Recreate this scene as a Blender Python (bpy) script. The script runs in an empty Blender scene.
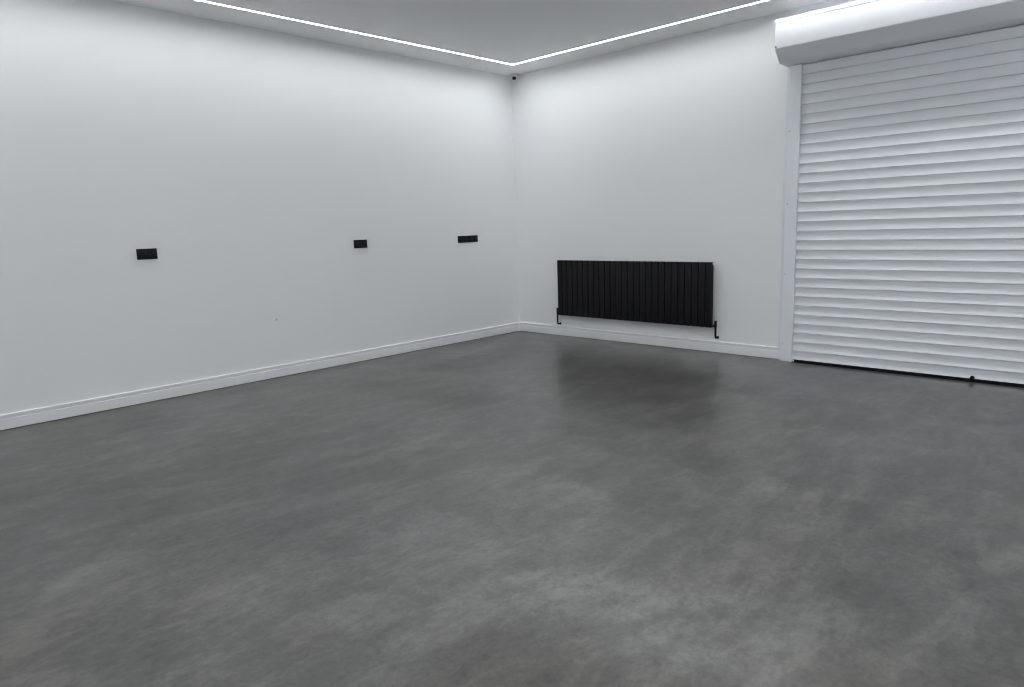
import bpy, bmesh, math, random
from mathutils import Vector, Matrix
random.seed(4)
C = bpy.context.scene.collection
H = 2.75                      # ceiling height
XB, YF = -6.8, -6.6           # far side walls behind the camera

# ------------------------------------------------------------------ materials
def new_mat(name):
    m = bpy.data.materials.new(name); m.use_nodes = True
    nt = m.node_tree
    return m, nt, nt.nodes['Principled BSDF']

def simple(name, col, rough=.5, metal=0, bump=0, scale=200, spec=.5, coat=0):
    m, nt, b = new_mat(name)
    b.inputs['Base Color'].default_value = (*col, 1)
    b.inputs['Roughness'].default_value = rough
    b.inputs['Metallic'].default_value = metal
    b.inputs['Specular IOR Level'].default_value = spec
    b.inputs['Coat Weight'].default_value = coat
    n = nt.nodes.new('ShaderNodeTexNoise'); n.inputs['Scale'].default_value = scale
    n.inputs['Detail'].default_value = 4
    g = nt.nodes.new('ShaderNodeNewGeometry')
    nt.links.new(g.outputs['Position'], n.inputs['Vector'])
    if bump:
        bp = nt.nodes.new('ShaderNodeBump'); bp.inputs['Strength'].default_value = bump
        bp.inputs['Distance'].default_value = .002
        nt.links.new(n.outputs['Fac'], bp.inputs['Height']); nt.links.new(bp.outputs['Normal'], b.inputs['Normal'])
    mr = nt.nodes.new('ShaderNodeMapRange')
    mr.inputs['To Min'].default_value = max(0, rough - .04); mr.inputs['To Max'].default_value = min(1, rough + .04)
    nt.links.new(n.outputs['Fac'], mr.inputs['Value']); nt.links.new(mr.outputs['Result'], b.inputs['Roughness'])
    return m

M_WALL = simple('wall_paint', (.82, .83, .84), .62, bump=.08, scale=90, spec=.3)
M_CEIL = simple('ceiling_paint', (.905, .91, .915), .8, bump=.05, scale=90, spec=.2)
M_SKIRT = simple('skirting_gloss', (.80, .81, .83), .35)
M_SHUT = simple('shutter_white', (.775, .80, .835), .38)
M_BOX = simple('shutter_box_white', (.80, .82, .85), .3)
M_RUB = simple('black_rubber', (.006, .006, .007), .8, spec=.1)
M_BLACK = simple('radiator_black', (.009, .009, .0115), .5, spec=.2)
M_SOCK = simple('socket_black', (.007, .008, .010), .6, spec=.15)
M_SOCK2 = simple('socket_insert', (.013, .014, .017), .6, spec=.18)
M_HOLE = simple('dark_hole', (.004, .004, .004), .9, spec=0)
M_CHROME = simple('chrome', (.8, .8, .82), .15, 1)
M_SCREW = simple('screw_grey', (.30, .31, .32), .4, .6)
M_ALU = simple('white_aluminium', (.8, .8, .82), .4)
M_CAMW = simple('camera_white_plastic', (.80, .80, .81), .45)
M_GLASS = simple('lens_black', (.005, .005, .006), .12)
M_PLUGHOLE = simple('plug_recess', (.30, .31, .32), .9, spec=0)
M_FILL = simple('wall_plug_plastic', (.74, .75, .75), .7)

def emis(name, col, s):
    m, nt, b = new_mat(name)
    b.inputs['Base Color'].default_value = (.8, .8, .8, 1)
    b.inputs['Emission Color'].default_value = (*col, 1)
    b.inputs['Emission Strength'].default_value = s
    return m
M_LED = emis('led_diffuser', (.965, .985, 1.0), 56)
M_FILL_PANEL = emis('fill_panel_diffuser', (.965, .985, 1.0), 15.8)  # glow of the added fill panels

def floor_mat():
    m, nt, b = new_mat('polished_concrete')
    N, L = nt.nodes, nt.links
    g = N.new('ShaderNodeNewGeometry')
    pos = g.outputs['Position']
    def noise(scale, detail=6, rough=.55, dist=0, vec=None, off=0):
        n = N.new('ShaderNodeTexNoise'); n.inputs['Scale'].default_value = scale
        n.inputs['Detail'].default_value = detail; n.inputs['Roughness'].default_value = rough
        n.inputs['Distortion'].default_value = dist
        v = vec or pos
        if off:
            a = N.new('ShaderNodeVectorMath'); a.operation = 'ADD'; a.inputs[1].default_value = (off, off*.7, 0)
            L.new(v, a.inputs[0]); v = a.outputs[0]
        L.new(v, n.inputs['Vector'])
        return n.outputs['Fac']
    def mth(op, a, c, clamp=False):
        n = N.new('ShaderNodeMath'); n.operation = op; n.use_clamp = clamp
        for i, v in enumerate((a, c)):
            if hasattr(v, 'links'): L.new(v, n.inputs[i])
            else: n.inputs[i].default_value = v
        return n.outputs[0]
    def rng(v, a, c, lo=0, hi=1):
        n = N.new('ShaderNodeMapRange'); n.interpolation_type = 'SMOOTHSTEP'
        n.inputs['From Min'].default_value = a; n.inputs['From Max'].default_value = c
        n.inputs['To Min'].default_value = lo; n.inputs['To Max'].default_value = hi
        L.new(v, n.inputs['Value']); return n.outputs['Result']
    # trowel direction: stretched coordinates along the diagonal
    mp = N.new('ShaderNodeMapping'); mp.inputs['Rotation'].default_value = (0, 0, math.radians(35))
    mp.inputs['Scale'].default_value = (.55, 1.5, 1)
    L.new(pos, mp.inputs['Vector'])
    big = noise(.75, 4, .5, .2)
    mid = noise(2.1, 9, .66, .25, None, 5)
    streak = noise(3.4, 9, .68, .4, mp.outputs[0], 7)
    fine = noise(45, 5, .75)
    speck = noise(30, 2, .5, 0, None, 3)
    patch = rng(noise(1.6, 12, .68, .5, None, 13), .40, .62)
    scuff = rng(noise(5.0, 12, .72, .6, mp.outputs[0], 17), .44, .62)
    mott = noise(14, 8, .72, .2, None, 23)
    v = mth('MULTIPLY', mth('SUBTRACT', big, .5), .7)
    v = mth('ADD', v, mth('MULTIPLY', mth('SUBTRACT', mid, .5), 1.3))
    v = mth('ADD', v, mth('MULTIPLY', mth('SUBTRACT', streak, .5), 1.1))
    v = mth('ADD', v, mth('MULTIPLY', mth('SUBTRACT', patch, .5), .26))
    v = mth('ADD', v, mth('MULTIPLY', mth('SUBTRACT', scuff, .42), .40))
    v = mth('ADD', v, mth('MULTIPLY', mth('SUBTRACT', mott, .5), 1.35))
    v = mth('ADD', v, mth('MULTIPLY', mth('SUBTRACT', fine, .5), 1.4))
    # pale patches in the base colour, each at its own place with a ragged edge
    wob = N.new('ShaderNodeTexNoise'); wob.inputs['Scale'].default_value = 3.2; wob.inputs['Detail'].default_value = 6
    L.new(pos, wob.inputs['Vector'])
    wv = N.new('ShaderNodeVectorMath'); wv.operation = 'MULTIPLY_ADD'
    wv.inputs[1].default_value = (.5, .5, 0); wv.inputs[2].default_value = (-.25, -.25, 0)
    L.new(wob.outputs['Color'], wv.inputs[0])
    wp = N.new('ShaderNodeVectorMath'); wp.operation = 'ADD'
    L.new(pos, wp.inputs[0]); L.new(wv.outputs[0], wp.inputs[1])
    pale_patch = None
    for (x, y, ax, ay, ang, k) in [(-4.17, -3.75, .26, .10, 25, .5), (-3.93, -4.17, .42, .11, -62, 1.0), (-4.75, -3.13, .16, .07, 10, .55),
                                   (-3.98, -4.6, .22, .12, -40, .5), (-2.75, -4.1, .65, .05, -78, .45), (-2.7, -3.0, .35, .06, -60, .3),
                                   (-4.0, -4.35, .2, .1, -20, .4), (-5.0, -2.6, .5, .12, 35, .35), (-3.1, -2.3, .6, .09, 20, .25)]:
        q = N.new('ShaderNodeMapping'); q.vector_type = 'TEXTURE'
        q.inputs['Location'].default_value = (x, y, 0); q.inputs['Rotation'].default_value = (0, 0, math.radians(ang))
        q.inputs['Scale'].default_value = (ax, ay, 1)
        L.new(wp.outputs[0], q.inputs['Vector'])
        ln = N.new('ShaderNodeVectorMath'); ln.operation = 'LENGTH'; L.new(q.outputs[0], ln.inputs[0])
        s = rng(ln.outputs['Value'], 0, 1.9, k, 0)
        pale_patch = s if pale_patch is None else mth('MAXIMUM', pale_patch, s)
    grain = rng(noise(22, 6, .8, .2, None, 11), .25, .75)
    pale_patch = mth('MULTIPLY', pale_patch, mth('ADD', mth('MULTIPLY', grain, .9), .1))
    v = mth('ADD', v, mth('MULTIPLY', pale_patch, 1.15))
    v = mth('SUBTRACT', v, mth('MULTIPLY', rng(speck, .76, .80), .5))
    ramp = N.new('ShaderNodeValToRGB')
    e = ramp.color_ramp.elements
    e[0].position = 0; e[0].color = (FL*.22, FL*.215, FL*.205, 1)
    e[1].position = 1; e[1].color = (FL*2.14, FL*2.09, FL*1.95, 1)
    md = ramp.color_ramp.elements.new(.5); md.color = (FL*1.05, FL*1.01, FL*.945, 1)
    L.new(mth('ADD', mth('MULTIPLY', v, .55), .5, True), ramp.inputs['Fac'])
    tint = N.new('ShaderNodeMix'); tint.data_type = 'RGBA'; tint.blend_type = 'MULTIPLY'
    tint.inputs['Factor'].default_value = 1
    tr = N.new('ShaderNodeValToRGB')
    tr.color_ramp.elements[0].position = .36; tr.color_ramp.elements[0].color = (.98, 1.0, 1.01, 1)
    tr.color_ramp.elements[1].position = .64; tr.color_ramp.elements[1].color = (1.005, 1.0, .95, 1)
    L.new(noise(.7, 4, .6, .5, None, 21), tr.inputs['Fac'])
    L.new(ramp.outputs['Color'], tint.inputs[6]); L.new(tr.outputs['Color'], tint.inputs[7])
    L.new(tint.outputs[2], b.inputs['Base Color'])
    r = mth('ADD', mth('MULTIPLY', mth('SUBTRACT', mid, .5), .16), FR)
    L.new(r, b.inputs['Roughness'])
    b.inputs['Specular IOR Level'].default_value = FS
    cw = mth('ADD', FC, mth('MULTIPLY', mth('SUBTRACT', noise(1.7, 8, .68, .3, None, 31), .5), 2.2), True)
    L.new(cw, b.inputs['Coat Weight'])
    b.inputs['Coat IOR'].default_value = 1.22
    b.inputs['Coat Roughness'].default_value = .125
    bp = N.new('ShaderNodeBump'); bp.inputs['Strength'].default_value = .04; bp.inputs['Distance'].default_value = .003
    L.new(mth('ADD', mth('MULTIPLY', mid, .7), mth('MULTIPLY', fine, .3)), bp.inputs['Height'])
    L.new(bp.outputs['Normal'], b.inputs['Normal']); L.new(bp.outputs['Normal'], b.inputs['Coat Normal'])
    return m
FL, FR, FS, FC = .066, .33, .54, .32
M_FLOOR = floor_mat()

# ------------------------------------------------------------------ mesh helpers
def box(bm, x0, x1, y0, y1, z0, z1):
    r = bmesh.ops.create_cube(bm, size=1)
    vs = r['verts']
    for v in vs:
        v.co = Vector(((x0+x1)/2 + v.co.x*(x1-x0), (y0+y1)/2 + v.co.y*(y1-y0), (z0+z1)/2 + v.co.z*(z1-z0)))
    return vs

def bevel(bm, w, seg=2, ang=30):
    es = [e for e in bm.edges if len(e.link_faces) == 2 and e.calc_face_angle(0) > math.radians(ang)]
    bmesh.ops.bevel(bm, geom=es, offset=w, segments=seg, affect='EDGES', profile=.5)

def extrude(bm, prof, axis, a, b_):
    """closed outline prof swept from a to b_; axis 'y': prof=(x,z); axis 'x': prof=(y,z); axis 'z': prof=(x,y)"""
    mk = {'y': lambda p, t: (p[0], t, p[1]), 'x': lambda p, t: (t, p[0], p[1]), 'z': lambda p, t: (p[0], p[1], t)}[axis]
    v0 = [bm.verts.new(mk(p, a)) for p in prof]; v1 = [bm.verts.new(mk(p, b_)) for p in prof]
    n = len(prof)
    for i in range(n): bm.faces.new((v0[i], v0[(i+1) % n], v1[(i+1) % n], v1[i]))
    bm.faces.new(v0[::-1]); bm.faces.new(v1)

def cyl(bm, p, q, r, seg=20, r2=None):
    p, q = Vector(p), Vector(q); d = q - p
    rot = d.to_track_quat('Z', 'Y').to_matrix().to_4x4()
    return bmesh.ops.create_cone(bm, cap_ends=True, segments=seg, radius1=r, radius2=r if r2 is None else r2, depth=d.length,
                          matrix=Matrix.Translation((p+q)/2) @ rot)['verts']

def tube(bm, pts, r, seg=16):
    pts = [Vector(p) for p in pts]
    rings = []
    for i, p in enumerate(pts):
        t = (pts[min(i+1, len(pts)-1)] - pts[max(i-1, 0)]).normalized()
        ref = Vector((0, 1, 0))
        if abs(t.dot(ref)) > .9: ref = Vector((1, 0, 0))
        a = t.cross(ref).normalized(); c = t.cross(a)
        rings.append([bm.verts.new(p + r*(math.cos(2*math.pi*k/seg)*a + math.sin(2*math.pi*k/seg)*c)) for k in range(seg)])
    for i in range(len(rings)-1):
        for k in range(seg):
            bm.faces.new((rings[i][k], rings[i][(k+1) % seg], rings[i+1][(k+1) % seg], rings[i+1][k]))
    bm.faces.new(rings[0][::-1]); bm.faces.new(rings[-1])

def obj(name, bm, m, parent=None, smooth=False, label=None):
    bmesh.ops.recalc_face_normals(bm, faces=bm.faces)
    me = bpy.data.meshes.new(name); bm.to_mesh(me); bm.free()
    me.materials.append(m)
    if smooth:
        for p in me.polygons: p.use_smooth = True
        me.set_sharp_from_angle(angle=math.radians(38))
    o = bpy.data.objects.new(name, me); C.objects.link(o)
    if parent is not None:
        o.parent = parent
        o.matrix_parent_inverse = Matrix.Translation(parent.location).inverted()
    if label: o['label'] = label
    return o

def thing(name, label, cat, loc, group=None):
    o = bpy.data.objects.new(name, None); C.objects.link(o)
    o.location = loc; o.empty_display_size = .1
    o['label'] = label; o['category'] = cat
    if group: o['group'] = group
    return o

def struct(name, bm, m, label, cat, smooth=False):
    o = obj(name, bm, m, None, smooth); o['kind'] = 'structure'; o['label'] = label; o['category'] = cat
    return o
B = bmesh.new

# ------------------------------------------------------------------ room shell
b = B(); box(b, XB-.2, .2, YF-.2, .2, -.1, 0)
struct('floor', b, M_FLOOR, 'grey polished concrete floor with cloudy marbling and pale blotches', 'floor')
SO, SW = .379, .0125            # strip lights: distance from the walls, half width of the slot
b = B()
xo0, xo1, yo0, yo1 = XB+SO-SW, -SO+SW, YF+SO-SW, -SO+SW      # outer edge of the light slot
box(b, XB-.2, .2, yo1, .2, H, H+.1); box(b, XB-.2, .2, YF-.2, yo0, H, H+.1)
box(b, XB-.2, xo0, yo0, yo1, H, H+.1); box(b, xo1, .2, yo0, yo1, H, H+.1)
box(b, XB+SO+SW, -SO-SW, YF+SO+SW, -SO-SW, H, H+.1)
bmesh.ops.remove_doubles(b, verts=b.verts, dist=1e-5)
struct('ceiling', b, M_CEIL, 'flat white ceiling with two bright light strips', 'ceiling')
b = B(); box(b, XB-.2, .2, 0, .2, 0, H)
struct('wall_left', b, M_WALL, 'long plain white wall with three black sockets', 'wall')
OY0, OY1, OZ = -3.065, -5.635, 2.40           # shutter opening
b = B()
pts = [(0, 0), (0, H), (YF, H), (YF, 0), (OY1, 0), (OY1, OZ), (OY0, OZ), (OY0, 0)]
extrude(b, pts, 'x', 0, .2)
struct('wall_right', b, M_WALL, 'white wall with the black radiator and the roller shutter', 'wall')
b = B(); box(b, XB-.2, XB, YF, 0, 0, H)
struct('wall_back', b, M_WALL, 'plain white wall opposite the roller shutter', 'wall')
b = B(); box(b, XB, 0, YF-.2, YF, 0, H)
struct('wall_front', b, M_WALL, 'plain white wall opposite the sockets', 'wall')

def skirt_prof(sign=-1):
    # (offset from wall, height)
    p = [(0, .004), (-.015, .004), (-.015, .0690), (-.0142, .0702), (-.0115, .0712), (-.0115, .0728), (-.0128, .0745), (-.0146, .0935), (-.0144, .0958),
         (-.0130, .0985), (-.0100, .1003), (-.0060, .1012), (0, .1016)]
    return p
b = B(); extrude(b, [(y, z) for y, z in skirt_prof()], 'x', XB, 0)
struct('baseboard_left', b, M_SKIRT, 'white moulded baseboard along the wall with the sockets', 'baseboard')
b = B(); extrude(b, skirt_prof(), 'y', -.0151, -2.979)
struct('baseboard_right', b, M_SKIRT, 'white moulded baseboard under the black radiator', 'baseboard')
b = B(); extrude(b, skirt_prof(), 'y', -5.722, YF)
struct('baseboard_far', b, M_SKIRT, 'short white baseboard beyond the roller shutter', 'baseboard')

# ------------------------------------------------------------------ light strips flush with the ceiling
RD = .003                      # the diffuser sits this deep in its channel
def strip(axis, c, a0, a1, label):
    mid = (a0+a1)/2
    t = thing('led_strip_light', label, 'light', (mid, c, H) if axis == 'x' else (c, mid, H), 'strip lights in the ceiling')
    def bar(b, lo, hi, z0, z1):
        if axis == 'x': box(b, a0, a1, lo, hi, z0, z1)
        else: box(b, lo, hi, a0, a1, z0, z1)
    b = B()
    bar(b, c-SW, c-SW+.0015, H, H+RD+.012); bar(b, c+SW-.0015, c+SW, H, H+RD+.012); bar(b, c-SW+.0015, c+SW-.0015, H+RD+.010, H+RD+.012)
    obj('channel', b, M_ALU, t)
    b = B(); bar(b, c-SW+.0016, c+SW-.0016, H+RD, H+RD+.003)
    obj('diffuser', b, M_LED, t, label='glowing white diffuser of an added fill panel')
    return t
strip('x', -SO, XB+SO-SW, -SO+SW, 'glowing white light strip in the ceiling along the wall with the black sockets')
strip('y', -SO, YF+SO-SW, -SO-SW, 'glowing white light strip in the ceiling along the radiator and shutter wall')
strip('y', XB+SO, YF+SO-SW, -SO-SW, 'glowing white light strip in the ceiling along the wall facing the shutter')
strip('x', YF+SO, XB+SO+SW, -SO-SW, 'glowing white light strip in the ceiling along the wall facing the sockets')

# added fill panels brightening walls and ceiling, unseen (behind and above the photographer)
for k, (x, y, lab) in enumerate(((-4.7, -5.3, 'added white fill light panel over the far corner of the room'), (-3.1, -4.7, 'added white fill light panel nearest the roller shutter'),
                  (-4.7, -3.9, 'added white fill light panel over the space before the sockets'), (-3.1, -3.1, 'added white fill light panel over the middle of the room'))):
    t = thing('fill_light_panel', lab, 'light', (x, y, H), 'added fill light panels')
    b = B()
    for (u0, u1, v0, v1) in ((-.31, .31, -.31, -.295), (-.31, .31, .295, .31), (-.31, -.295, -.295, .295), (.295, .31, -.295, .295)):
        box(b, x+u0, x+u1, y+v0, y+v1, H-.010, H-.0003)
    obj('frame', b, M_ALU, t)
    b = B(); box(b, x-.295, x+.295, y-.295, y+.295, H-.007, H-.0003)
    obj('diffuser', b, M_FILL_PANEL, t, label='glowing white diffuser of an added fill panel')

# ------------------------------------------------------------------ roller shutter
RS = thing('roller_shutter', 'closed white slatted roller shutter with a boxed hood, right of the radiator', 'roller shutter', (0, -4.35, 0))
BY0, BY1 = -2.985, -5.715
HF = -.268                      # front of the hood
def hood(inset=0):
    i = inset
    return [(-.0005, 2.628-i), (HF+.004+i, 2.628-i), (HF+i, 2.624-i), (HF+i, 2.426+i*.4), (HF+.0015+i, 2.4205+i*.4), (HF+.0835+i*.4, 2.3345+i), (HF+.091+i*.4, 2.3305+i), (-.0005, 2.3235+i)]
b = B(); extrude(b, hood(.0015), 'y', BY0-.004, BY1+.004)
obj('shutter_box', b, M_BOX, RS, True)
b = B()                                           # top cover lapping over the front
extrude(b, [(-.0005, 2.630), (HF+.002, 2.630), (HF-.0025, 2.6255), (HF-.0025, 2.604), (HF+.0015, 2.604), (HF+.0015, 2.6225), (HF+.004, 2.6265), (-.0005, 2.6265)], 'y', BY0-.0045, BY1+.0045)
obj('top_cover', b, M_BOX, RS)
for (y0, y1) in ((BY0, BY0-.004), (BY1+.004, BY1)):
    b = B(); extrude(b, hood(), 'y', y0, y1)
    cap = obj('end_cap', b, M_BOX, RS)
    b = B(); yy = y0-.002 if y0 > -4 else y1+.002
    cyl(b, (HF-.001, yy-.006, 2.434), (HF-.009, yy-.006, 2.434), .006, 12)
    obj('screw', b, M_SCREW, cap)
# guide rails
def rail(s, y_out):
    # s = direction from outer edge towards the curtain (-1 for the one beside the radiator)
    Y = lambda d: y_out + s*d
    b = B()
    # flange + channel with a slot facing the curtain
    prof = [(-.0005, Y(0)), (-.018, Y(0)), (-.020, Y(.002)), (-.020, Y(.030)), (-.0215, Y(.0315)), (-.053, Y(.0315)), (-.055, Y(.0335)), (-.055, Y(.126)), (-.053, Y(.128)),
            (-.043, Y(.128)), (-.043, Y(.062)), (-.014, Y(.062)), (-.014, Y(.128)), (-.0005, Y(.128))]
    extrude(b, prof, 'z', 0.0, 2.324)
    r = obj('guide_rail', b, M_SHUT, RS)
    for z in (.15, .718, 1.276, 1.835):
        b = B(); cyl(b, (-.0545, Y(.052), z), (-.0562, Y(.052), z), .0045, 14)
        obj('screw', b, M_SCREW, r)
    return r
rail(-1, -2.980)
rail(1, -5.720)
# slatted curtain
CY0, CY1 = -3.062, -5.638
PITCH = .0744; Z0 = .016
def curtain():
    b = B()
    prof = []
    nj = 31
    xm = -.0285
    for k in range(nj):
        zb = Z0 + k*PITCH
        if zb > 2.30: break
        # from bottom lip to the joint above
        amp = .0076
        prof += [(xm-.0062, zb+.0012)]
        for j in range(9):
            u = j/8
            z = zb + .0035 + u*(PITCH-.0085)
            x = xm - amp*(2*u-1)**2 * (1.0 if u < .5 else .75)
            prof.append((x, z))
        prof += [(xm-.0035, zb+PITCH-.0042), (xm+.0045, zb+PITCH-.0036), (xm+.0045, zb+PITCH-.0002), (xm-.002, zb+PITCH)]
    top = prof[-1][1]
    back = [(xm+.009, top), (xm+.009, Z0+.0012)]
    extrude(b, prof+back, 'y', CY0, CY1)
    return b
obj('curtain', curtain(), M_SHUT, RS, True)
b = B(); extrude(b, [(-.018, .0005), (-.0710, .0005), (-.0705, .0030), (-.0560, .0075), (-.0545, .0185), (-.0525, .0205), (-.0425, .0205), (-.0415, .0168), (-.018, .0168)], 'y', CY0-.0525, CY1+.0525)
seal = obj('bottom_seal', b, M_RUB, RS, label='black rubber seal')
b = B(); cyl(b, (-.036, -4.365, .028), (-.062, -4.365, .028), .0125, 18); box(b, -.060, -.0565, -4.378, -4.352, .008, .028); bevel(b, .0015)
obj('lock_stud', b, M_RUB, RS, label='small black stud')
b = B(); box(b, -.0660, -.0572, -3.117, -3.128, .0085, .0175); bevel(b, .002)
obj('end_plug', b, M_SHUT, RS)

# ------------------------------------------------------------------ radiator
RY0, RY1, RZ0, RZ1 = -.646, -2.410, .232, .807
RAD = thing('radiator', 'wide black panel radiator hung low on the white wall beside the shutter', 'radiator', (0, (RY0+RY1)/2, RZ0))
NP = 26; pw = (RY0-RY1)/NP
XF, XK = -.092, -.058        # tube front and back
for k in range(NP):
    yc = RY0 - (k+.5)*pw
    b = B(); vs = box(b, XF, XK, yc-pw/2+.0040, yc+pw/2-.0040, RZ0, RZ1); bevel(b, .006, 3)
    obj('panel', b, M_BLACK, RAD, True)
for zc in (RZ0+.035, RZ1-.035):
    b = B(); box(b, XK-.001, XK+.020, RY1+.030, RY0-.030, zc-.019, zc+.019); bevel(b, .006, 3)
    obj('header_pipe', b, M_BLACK, RAD, True)
for yc in (RY0-.25, RY1+.25):
    for zc in (RZ0+.14, RZ1-.14):
        b = B(); box(b, XK-.001, -.0005, yc-.018, yc+.018, zc-.02, zc+.02); bevel(b, .003)
        obj('bracket', b, M_BLACK, RAD)
# bleed valve at the top right end
b = B(); cyl(b, (-.070, RY1+.012, RZ1-.014), (-.070, RY1-.002, RZ1-.014), .0085, 16); cyl(b, (-.070, RY1-.002, RZ1-.014), (-.070, RY1-.006, RZ1-.014), .0065, 12)
obj('bleed_plug', b, M_CAMW, RAD, True, 'small white bleed plug')
def valve(s, yedge):
    # s=+1: beyond the corner-side end, s=-1: beyond the shutter-side end
    xv = -.044; yv = yedge + (.043 if s > 0 else -.014)
    zt = RZ0 + (.022 if s > 0 else .012)
    b = B()
    cyl(b, (xv, yv, zt-.016), (xv, yv, zt+.020), .0105, 20)
    cyl(b, (xv, yv-s*.002, zt), (xv, yedge-s*.012, zt), .0085, 18)
    cyl(b, (xv, yv, zt-.030), (xv, yv, zt-.014), .0095, 6)
    v = obj('valve', b, M_BLACK, RAD, True)
    b = B(); cyl(b, (xv, yv, zt+.018), (xv, yv, zt+.046), .0115, 20, .0105); bevel(b, .002)
    obj('valve_cap', b, M_BLACK, v, True)
    b = B()
    zb = .128 if s > 0 else .135; r = .018
    pts = [(xv, yv, zt-.02), (xv, yv, zb+r)]
    for a in range(1, 7):
        t = a/6*math.pi/2
        pts.append((xv + r*(1-math.cos(t)), yv, zb + r - r*math.sin(t)))
    pts.append((-.0005, yv, zb))
    tube(b, pts, .009)
    obj('pipe', b, M_BLACK, v, True)
    b = B(); cyl(b, (-.0005, yv, zb), (-.006, yv, zb), .0135, 24, .011)
    obj('pipe_collar', b, M_BLACK, v, True)
valve(1, RY0); valve(-1, RY1)

# ------------------------------------------------------------------ black sockets on the left wall
def socket(x0, x1, z0, z1, n, label):
    xc, zc = (x0+x1)/2, (z0+z1)/2
    t = thing('wall_socket', label, 'socket', (xc, 0, zc), 'black sockets on the long white wall')
    b = B(); box(b, x0, x1, -.0105, -.0005, z0, z1); bevel(b, .0025, 3)
    obj('face_plate', b, M_SOCK, t, True)
    w = (x1-x0-.014)/n
    for k in range(n):
        a0 = x0+.007+k*w+.0015; a1 = a0+w-.003
        b = B(); box(b, a0, a1, -.0122, -.0100, z0+.007, z1-.007); bevel(b, .0012, 2)
        ins = obj('insert', b, M_SOCK2, t, True, 'slightly lighter black insert')
        c = (a0+a1)/2
        b = B()
        box(b, c-.002, c+.002, -.0126, -.0115, zc+.002, zc+.011)
        for s in (-1, 1): box(b, c+s*.011-.0032, c+s*.011+.0032, -.0126, -.0115, zc-.0125, zc-.0085)
        obj('pin_hole', b, M_HOLE, ins)
        b = B(); box(b, c-.005, c+.005, -.0150, -.0118, z1-.024, z1-.010); bevel(b, .001)
        obj('switch', b, M_SOCK2, ins)
    return t
socket(-3.921, -3.786, 1.0275, 1.103, 2, 'black double socket on the white wall, nearest the left edge of the photo')
socket(-2.121, -1.984, 1.025, 1.0985, 2, 'black double socket in the middle of the three on the white wall')
socket(-.878, -.604, 1.0225, 1.092, 4, 'longest black socket plate on the white wall, nearest the room corner')

# ------------------------------------------------------------------ wall plug low on the left wall
WP = thing('wall_plug', 'tiny pale wall plug with a grey centre, low on the white wall', 'wall plug', (-2.914, 0, .481))
b = B(); cyl(b, (-2.914, -.0005, .481), (-2.914, -.0022, .481), .016, 24, .0135)
pl = obj('collar', b, M_FILL, WP, True)
b = B(); cyl(b, (-2.914, -.0020, .481), (-2.914, -.0026, .481), .0045, 16)
obj('hole', b, M_PLUGHOLE, WP, label='grey recess')

# ------------------------------------------------------------------ security camera in the corner under the ceiling
cx, cy = -.074, -.104
SC = thing('security_camera', 'small white turret security camera with black lens, under the ceiling in the corner', 'security camera', (cx, cy, H))
b = B(); cyl(b, (cx, cy, H), (cx, cy, H-.005), .044, 36); bevel(b, .0012, 2)
obj('mount_plate', b, M_CAMW, SC, True)
ball = Vector((cx, cy, H-.042))
b = B(); bmesh.ops.create_uvsphere(b, u_segments=32, v_segments=18, radius=.036, matrix=Matrix.Translation(ball))
obj('housing', b, M_CAMW, SC, True)
d = Vector((-1, -.95, -.28)).normalized()
b = B(); cyl(b, ball + d*.026, ball + d*.0395, .0235, 32, .0215)
for v_ in b.verts: v_.co.z = ball.z + (v_.co.z - ball.z)*.78 - .004
fc = obj('lens_face', b, M_GLASS, SC, True, 'black glossy lens')
b = B(); cyl(b, ball + d*.039, ball + d*.0415, .0105, 24, .009)
obj('lens', b, M_SOCK2, fc, True)

# ------------------------------------------------------------------ world, camera, view
w = bpy.data.worlds.new('night'); bpy.context.scene.world = w; w.use_nodes = True
w.node_tree.nodes['Background'].inputs['Color'].default_value = (.01, .01, .012, 1)
w.node_tree.nodes['Background'].inputs['Strength'].default_value = .2

yaw, pitch, roll, F = 0.7685101158654196, -0.16899682478153552, -0.033662852671438794, 690.7224838466705
f = Vector((math.cos(yaw)*math.cos(pitch), math.sin(yaw)*math.cos(pitch), math.sin(pitch)))
s = Vector((math.sin(yaw), -math.cos(yaw), 0)); u = s.cross(f)
c_, q_ = math.cos(roll), math.sin(roll)
s, u = c_*s + q_*u, -q_*s + c_*u
cd = bpy.data.cameras.new('camera'); cd.sensor_width = 36; cd.lens = F/1024*36; cd.clip_start = .05
co = bpy.data.objects.new('camera', cd); C.objects.link(co)
co.matrix_world = Matrix(((s.x, u.x, -f.x, -5.6405), (s.y, u.y, -f.y, -5.3242), (s.z, u.z, -f.z, 1.1787), (0, 0, 0, 1)))
sc = bpy.context.scene
sc.camera = co
sc.view_settings.view_transform = 'Standard'; sc.view_settings.look = 'None'
sc.view_settings.gamma = 1; sc.view_settings.use_curve_mapping = False
sc.view_settings.exposure = 0
sc.cycles.filter_width = 1.15
sc.cycles.max_bounces = 14; sc.cycles.diffuse_bounces = 10
